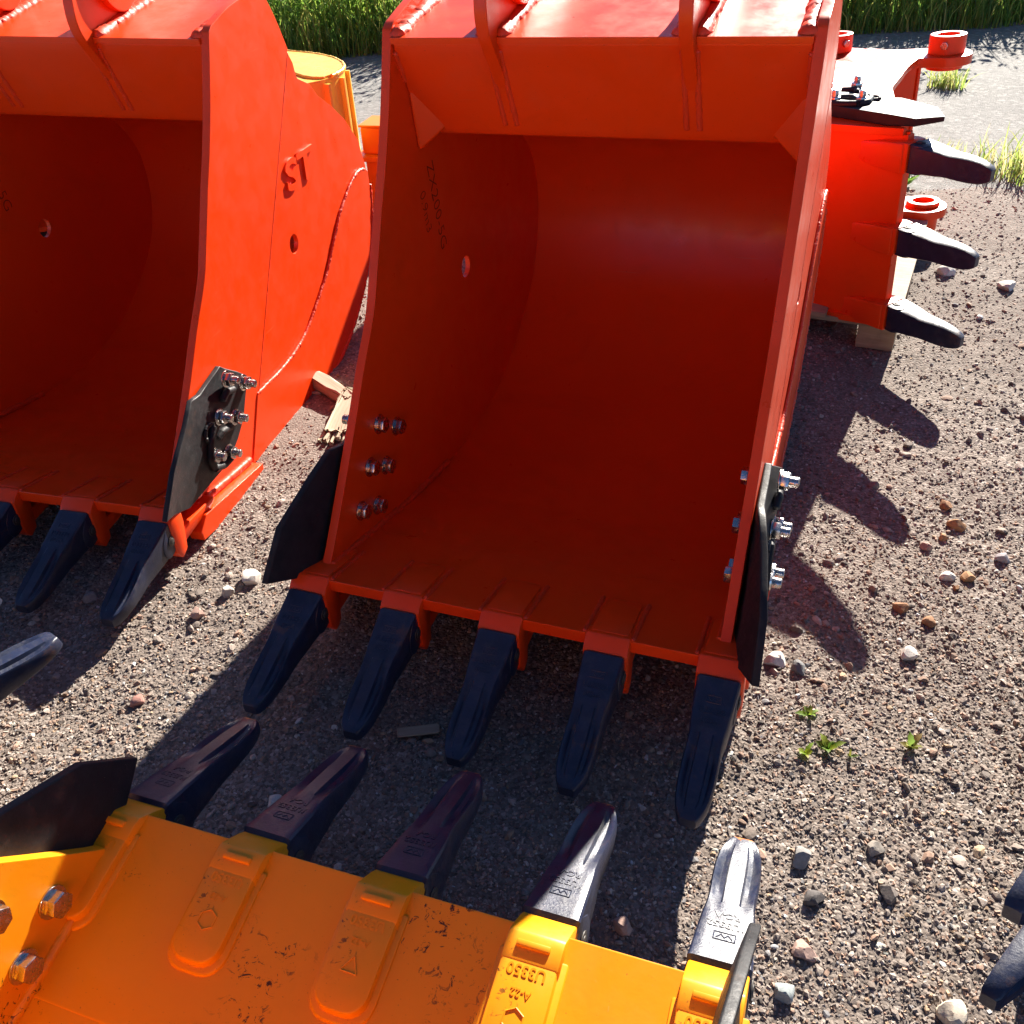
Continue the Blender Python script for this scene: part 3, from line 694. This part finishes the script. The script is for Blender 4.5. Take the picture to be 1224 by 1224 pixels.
# concrete path behind with an uneven edge
rc = random.Random(3)
xe = np.linspace(-14, 18, 260); n0 = vnoise(xe, xe * 0, 1.5, 8) * .5 + vnoise(xe, xe * 0, 6, 9) * .2 + vnoise(xe, xe * 0, 20, 10) * .07
Vc = [(x, edge_y(x) + d, -.002) for x, d in zip(xe, n0)] + [(x, edge_y(x) + d + .10, .005) for x, d in zip(xe, n0)] + [(x, 10.4 - .047 * (x + 1.5), .005) for x in xe]
Fc = [(i, i + 1, i + 261, i + 260) for i in range(259)]; Fc2 = Fc + [tuple(q + 260 for q in f) for f in Fc]
tag(link('concrete_path', np_mesh('concrete_path', np.array(Vc), Fc2, CONC)), kind='structure')
Vs = [(x, 9.78 - .047 * (x + 1.5) + .25 * d, .012) for x, d in zip(xe, n0)] + [(x, 60., .012) for x in xe]
tag(link('grass_verge', np_mesh('grass_verge', np.array(Vs), Fc, SOIL)), kind='structure')

# ------------------------------------------------------------------ loose stones
def ico(sub):
    b = bmesh.new(); bmesh.ops.create_icosphere(b, subdivisions=sub, radius=1); b.verts.ensure_lookup_table()
    v = np.array([q.co[:] for q in b.verts]); f = np.array([[w.index for w in q.verts] for q in b.faces]); b.free(); return v, f
PAL = np.array([(.115, .10, .09), (.15, .135, .125), (.075, .068, .064), (.20, .18, .165), (.26, .24, .22), (.17, .125, .10), (.21, .15, .12), (.38, .36, .33), (.13, .135, .145), (.24, .185, .13), (.09, .075, .07)])
PW = np.array([.17, .22, .05, .17, .08, .10, .10, .03, .04, .04, .00]); PW /= PW.sum()
def scatter(N, sub, r0, r1, power, dens, seed, sink=.25, flat=.65):
    g = np.random.default_rng(seed)
    tv, tf = ico(sub) if sub else (np.array([(-1, -1, -1), (1, -1, -1), (1, 1, -1), (-1, 1, -1), (-1, -1, 1), (1, -1, 1), (1, 1, 1), (-1, 1, 1)]) * .62,
                                  np.array([(0, 2, 1), (0, 3, 2), (4, 5, 6), (4, 6, 7), (0, 1, 5), (0, 5, 4), (1, 2, 6), (1, 6, 5), (2, 3, 7), (2, 7, 6), (3, 0, 4), (3, 4, 7)]))
    x = []; y = []
    while len(x) < N:
        yy = GY0 + .25 + (GY1 - GY0 - .5) * g.random(N); xx = (g.random(N) * 2 - 1) * (.95 + .66 * yy); ok = (g.random(N) < np.minimum(1, (dens / (yy + .45)) ** 2)) & (xx > GX0) & (xx < GX1) & (yy < edge_y(xx) + .15)
        ok &= g.random(N) < .35 + 1.3 * np.clip(vnoise(xx, yy, 1.7, seed + 50) + .45, 0, 1)
        x += list(xx[ok]); y += list(yy[ok])
    x = np.array(x[:N]); y = np.array(y[:N])
    r = r0 + (r1 - r0) * g.random(N) ** power; r *= (.85 + .10 * y)
    q = g.normal(size=(N, 4)); q /= np.linalg.norm(q, axis=1)[:, None]; w_, a, b, c = q.T
    R = np.stack([1 - 2 * (b * b + c * c), 2 * (a * b - c * w_), 2 * (a * c + b * w_), 2 * (a * b + c * w_), 1 - 2 * (a * a + c * c), 2 * (b * c - a * w_), 2 * (a * c - b * w_), 2 * (b * c + a * w_), 1 - 2 * (a * a + b * b)], 1).reshape(N, 3, 3)
    sc = np.stack([.7 + .6 * g.random(N), .7 + .5 * g.random(N), flat * (.6 + .6 * g.random(N))], 1)
    J = 1 + (.36 if sub < 2 else .10) * (g.random((N, len(tv))) - .5)
    P = tv[None] * J[..., None] * sc[:, None, :]; P = np.einsum('nij,nkj->nki', R, P)
    if sub >= 1:
        for k in range(7):      # broken facets
            nn = g.normal(size=(N, 3)); nn /= np.linalg.norm(nn, axis=1)[:, None]; d = np.einsum('nkj,nj->nk', P, nn) - (.45 + .25 * g.random((N, 1)))
            P = P - np.clip(d, 0, None)[..., None] * nn[:, None, :]
    P[:, :, 2] *= .8; P *= r[:, None, None]
    z = gheight(x, y) + r * (.5 - sink)
    P += np.stack([x, y, z], 1)[:, None, :]
    ci = g.choice(len(PAL), N, p=PW / PW.sum()); c = np.minimum(.5, np.array((1.56, 1.42, 1.32)) * PAL[ci] * (.72 + .56 * g.random((N, 1))))
    cols = np.repeat(c, len(tv), 0)
    Fx = (tf[None] + (np.arange(N) * len(tv))[:, None, None]).reshape(-1, 3)
    return np_mesh('gravel', P.reshape(-1, 3), Fx, STONE, cols, smooth=False)
tag(link('gravel', scatter(140000, 0, .0026, .0070, 1.8, 2.0, 21, .48, .55)), kind='stuff')
tag(link('gravel', scatter(9500, 1, .0065, .014, 2.6, 2.2, 22, .45, .55)), kind='stuff')
tag(link('gravel', scatter(1500, 2, .009, .022, 2.8, 2.6, 23, .45, .55)), kind='stuff')

def stone(x, y, r, c, label, seed, flat=.7, group=None):
    g = np.random.default_rng(seed); tv, tf = ico(3)
    P = tv * np.array([1, .78, flat])
    for k in range(16):      # planar facets, as on a broken stone
        n = g.normal(size=3); n /= np.linalg.norm(n); d = P @ n - (.42 + .26 * g.random()); P = P - np.clip(d, 0, None)[:, None] * n
    P *= 1 + .04 * (g.random((len(P), 1)) - .5); a = g.random() * 6.28
    P = P @ np.array([(math.cos(a), math.sin(a), 0), (-math.sin(a), math.cos(a), 0), (0, 0, 1)]) * r
    me = np_mesh('stone', P, tf, STONE, np.tile(np.array(c) * 1.3, (len(P), 1))); me.set_sharp_from_angle(angle=math.radians(18))
    o = link('stone', me); o.location = (x, y, float(gheight(np.array([x]), np.array([y]))[0]) + r * flat * .28)
    tag(o, label, 'stone', group)
OCH, BRN, GRY, PNK, WHT, DRK = (.30, .17, .085), (.22, .115, .06), (.20, .19, .18), (.30, .20, .165), (.46, .43, .39), (.07, .062, .06)
G1 = 'loose stones on the gravel'
ST = [(1.312, 2.124, 0.039, OCH, 'largest ochre stone, in the cluster right of the middle bucket'), (1.325, 2.227, 0.028, BRN, 'brown stone behind the largest ochre stone'),
      (1.251, 2.070, 0.021, OCH, 'small ochre stone touching the left of the ochre cluster'), (1.190, 2.031, 0.024, PNK, 'pinkish stone left of the ochre cluster'),
      (1.250, 1.895, 0.028, OCH, 'ochre stone in the right of the pair below the cluster'), (1.195, 1.903, 0.029, WHT, 'pale stone in the pair below the ochre cluster'),
      (1.199, 1.855, 0.015, OCH, 'tiny ochre stone in front of the pale stone of the pair'), (1.024, 1.789, 0.028, BRN, 'brown stone with dark shadow between the toothed shadows and the weeds'),
      (1.076, 1.727, 0.026, BRN, 'squarish brown stone, nearer of the two brown stones'), (1.379, 1.962, 0.030, (.26, .24, .25), 'flat lilac grey stone near the right edge'),
      (0.981, 1.623, 0.032, WHT, 'long pale stone flat on the gravel above the weeds'), (0.551, 1.074, 0.034, GRY, 'grey stone with its shadow right of the middle bucket rightmost tooth'),
      (0.547, 0.981, 0.026, DRK, 'black stone beside the yellow bucket rightmost tooth tip'), (0.700, 0.985, 0.028, (.12, .10, .09), 'dark round stone right of the black stone'),
      (0.708, 1.091, 0.028, (.24, .21, .18), 'tan stone above the dark round stone'), (0.725, 0.754, 0.044, (.40, .34, .27), 'big cream stone at the bottom right beside the blue tooth'),
      (0.498, 0.879, 0.028, PNK, 'pink stone near the yellow bucket rightmost tooth'), (0.439, 0.805, 0.028, (.20, .22, .22), 'blue grey rounded stone near the yellow bucket corner'),
      (0.166, 0.936, 0.030, PNK, 'pinkish rounded stone in shade beside the fourth yellow bucket tooth'), (-0.899, 1.934, 0.032, PNK, 'reddish stone in shade beside the ST bucket rightmost tooth'),
      (-0.775, 2.083, 0.044, WHT, 'large white stone in the sunlit strip between the buckets'), (-0.832, 2.023, 0.032, (.30, .28, .26), 'grey white stone beside the large white stone'),
      (-0.976, 1.628, 0.026, (.32, .16, .13), 'reddish stone in the sunlit strip left of the leftmost middle tooth'), (-0.568, 1.290, 0.028, WHT, 'white stone beside the leftmost yellow bucket tooth'),
      (-0.467, 1.239, 0.036, (.11, .105, .105), 'dark rough stone between the first two yellow bucket teeth'), (-1.222, 2.024, 0.030, (.17, .17, .175), 'grey stone in shade between the ST bucket teeth'),
      (0.640, 1.628, 0.038, WHT, 'white stone at the foot of the middle bucket right cutter'), (0.693, 1.596, 0.032, (.12, .12, .12), 'dark angular stone beside the right cutter white stone'),
      (2.205, 3.723, 0.053, WHT, 'white flake lying right of the lowest tooth of the narrow bucket'), (2.013, 3.894, 0.048, WHT, 'pale flat fragment behind the lowest tooth of the narrow bucket')]
for i, (x, y, r, c, l) in enumerate(ST): stone(x, y, r, c, l, 100 + i, .62, G1)

# ------------------------------------------------------------------ plants
def leaf_me(L, W, c, seed, lobes=True):
    g = random.Random(seed); bm = bmesh.new(); n = 7; rows = []
    for i in range(n + 1):
        t = i / n; w = W * math.sin(math.pi * min(1, t * .92 + .08)) ** .8 * (1 + (.25 if lobes and i % 2 else -.1)); z = L * (.55 * t - .42 * t * t); x = L * t
        if i == n: w = W * .04
        rows.append([bm.verts.new((x, -w, z + w * .25)), bm.verts.new((x, 0, z)), bm.verts.new((x, w, z + w * .25))])
    for a, b in zip(rows, rows[1:]):
        bm.faces.new((a[0], a[1], b[1], b[0])); bm.faces.new((a[1], a[2], b[2], b[1]))
    me = bpy.data.meshes.new('leaf'); bm.to_mesh(me); bm.free(); me.materials.append(LEAF)
    at = me.color_attributes.new('tint', 'FLOAT_COLOR', 'POINT')
    for d in at.data: d.color = (*c, 1)
    me.polygons.foreach_set('use_smooth', [True] * len(me.polygons)); return me
def weed(x, y, n, L, label, seed, c=(.20, .27, .03)):
    z = float(gheight(np.array([x]), np.array([y]))[0]); r = empty('weed', T3((x, y, z))); tag(r, label, 'weed', 'weeds in the gravel'); g = random.Random(seed)
    for i in range(n):
        cc = tuple(q * g.uniform(.75, 1.3) for q in c); o = link('leaf', leaf_me(L * g.uniform(.4, 1.1), L * g.uniform(.10, .19), cc, seed * 9 + i), r)
        o.rotation_euler = (g.uniform(-.3, .3), -g.uniform(.1, .8), i * 2.4 + g.uniform(-.4, .4))
weed(0.690, 1.346, 9, .050, 'upright leafy weed, right of the pair growing in the gravel', 1)
weed(0.634, 1.336, 5, .045, 'low leafy weed with broad leaves, left of the pair in the gravel', 2, (.26, .32, .04))
weed(0.676, 1.446, 5, .035, 'small two leaf seedling standing behind the pair of weeds', 3)
weed(0.879, 1.338, 7, .050, 'pale leafy weed alone right of the other weeds', 4, (.26, .29, .07))
weed(0.733, 1.322, 4, .02, 'tiny seedling just right of the upright weed', 5, (.18, .24, .05))
weed(2.246, 5.059, 9, .20, 'broad leaved green weed behind the top tooth of the narrow bucket', 6, (.12, .22, .03))

def blades(N, pos, hmin, hmax, w, seed, palette):
    g = np.random.default_rng(seed); x, y = pos(g, N); h = hmin + (hmax - hmin) * g.random(N) ** 1.3; h = h * (1 + .7 * vnoise(x, y, .9, 33))
    a = g.random(N) * 6.283; lean = .15 + .75 * g.random(N) ** 2; wa = g.random(N) * 6.283; P = []
    for t, ww in ((0, 1.), (.4, .9), (.75, .55), (1., 0.)):
        cx = x + np.cos(a) * lean * h * t * t; cy = y + np.sin(a) * lean * h * t * t; cz = h * (t - .35 * lean * t * t) + .005; hw = w * ww * (.6 + .8 * g.random(N) * 0 + .4)
        for s in ((-1, 1) if t < 1 else (0,)): P.append(np.stack([cx + s * np.cos(wa) * hw, cy + s * np.sin(wa) * hw, cz], 1))
    P = np.stack(P, 1); b = (np.arange(N) * 7)[:, None]
    F = np.concatenate([b + np.array(f) for f in ((0, 1, 3), (0, 3, 2), (2, 3, 5), (2, 5, 4), (4, 5, 6))])
    c = np.minimum(.7, 2.0 * palette[g.integers(0, len(palette), N)] * (.7 + .6 * g.random((N, 1))))
    return np_mesh('grass', P.reshape(-1, 3), F, LEAF, np.repeat(c, 7, 0))
GP = np.array([(.07, .13, .02), (.10, .17, .025), (.06, .11, .02), (.15, .21, .035), (.24, .25, .07), (.08, .13, .03)])
def verge(depth, front=0.):
    def f(g, N):
        x = -7 + 17 * g.random(N); d = g.random(N) ** 1.3 * depth
        return x, 9.84 - .047 * (x + 1.5) + front + d + .3 * vnoise(x, x * 0, 1.1, 44)
    return f
tag(link('grass', blades(26000, verge(3.0), .30, 1.05, .009, 31, GP)), kind='stuff')
tag(link('grass', blades(14000, verge(.8, -.25), .10, .45, .006, 32, GP)), kind='stuff')
def tuft(cx, cy, r):
    def f(g, N): 
        q = g.random(N) ** .7 * r; t = g.random(N) * 6.283; return cx + q * np.cos(t), cy + q * np.sin(t)
    return f
GP2 = np.array([(.14, .18, .04), (.22, .23, .07), (.10, .15, .03), (.28, .25, .12)])
tag(link('grass', blades(230, tuft(2.971, 5.215,   .26), .06, .24, .0045, 34, GP2)), kind='stuff')
tag(link('grass', blades(110, tuft(2.604, 5.430, .16), .05, .16, .004, 35, GP2)), kind='stuff')
tag(link('grass', blades(160, tuft(3.372, 7.192, .14), .06, .18, .004, 36, GP2)), kind='stuff')
# broad leaved undergrowth at the foot and top of the verge
def leaves(N, seed):
    g = np.random.default_rng(seed); x, y = verge(2.2, -.05)(g, N); z = .05 + 1.0 * g.random(N) * (.6 + .8 * (vnoise(x, y, 1.2, 61) + .5))
    n = g.normal(size=(N, 3)); u = g.normal(size=(N, 3)); u /= np.linalg.norm(u, axis=1)[:, None]; v = np.cross(n, u); v /= np.linalg.norm(v, axis=1)[:, None]
    s = (.018 + .035 * g.random(N))[:, None]; c0 = np.stack([x, y, z], 1)
    P = np.stack([c0 - u * s, c0 + v * s * .5, c0 + u * s, c0 - v * s * .5], 1).reshape(-1, 3); F = (np.arange(N) * 4)[:, None] + np.arange(4)
    c = 1.8 * GP[g.integers(0, 4, N)] * (.7 + .7 * g.random((N, 1))); return np_mesh('undergrowth', P, F, LEAF, np.repeat(c, 4, 0))
tag(link('undergrowth', leaves(24000, 71)), kind='stuff')
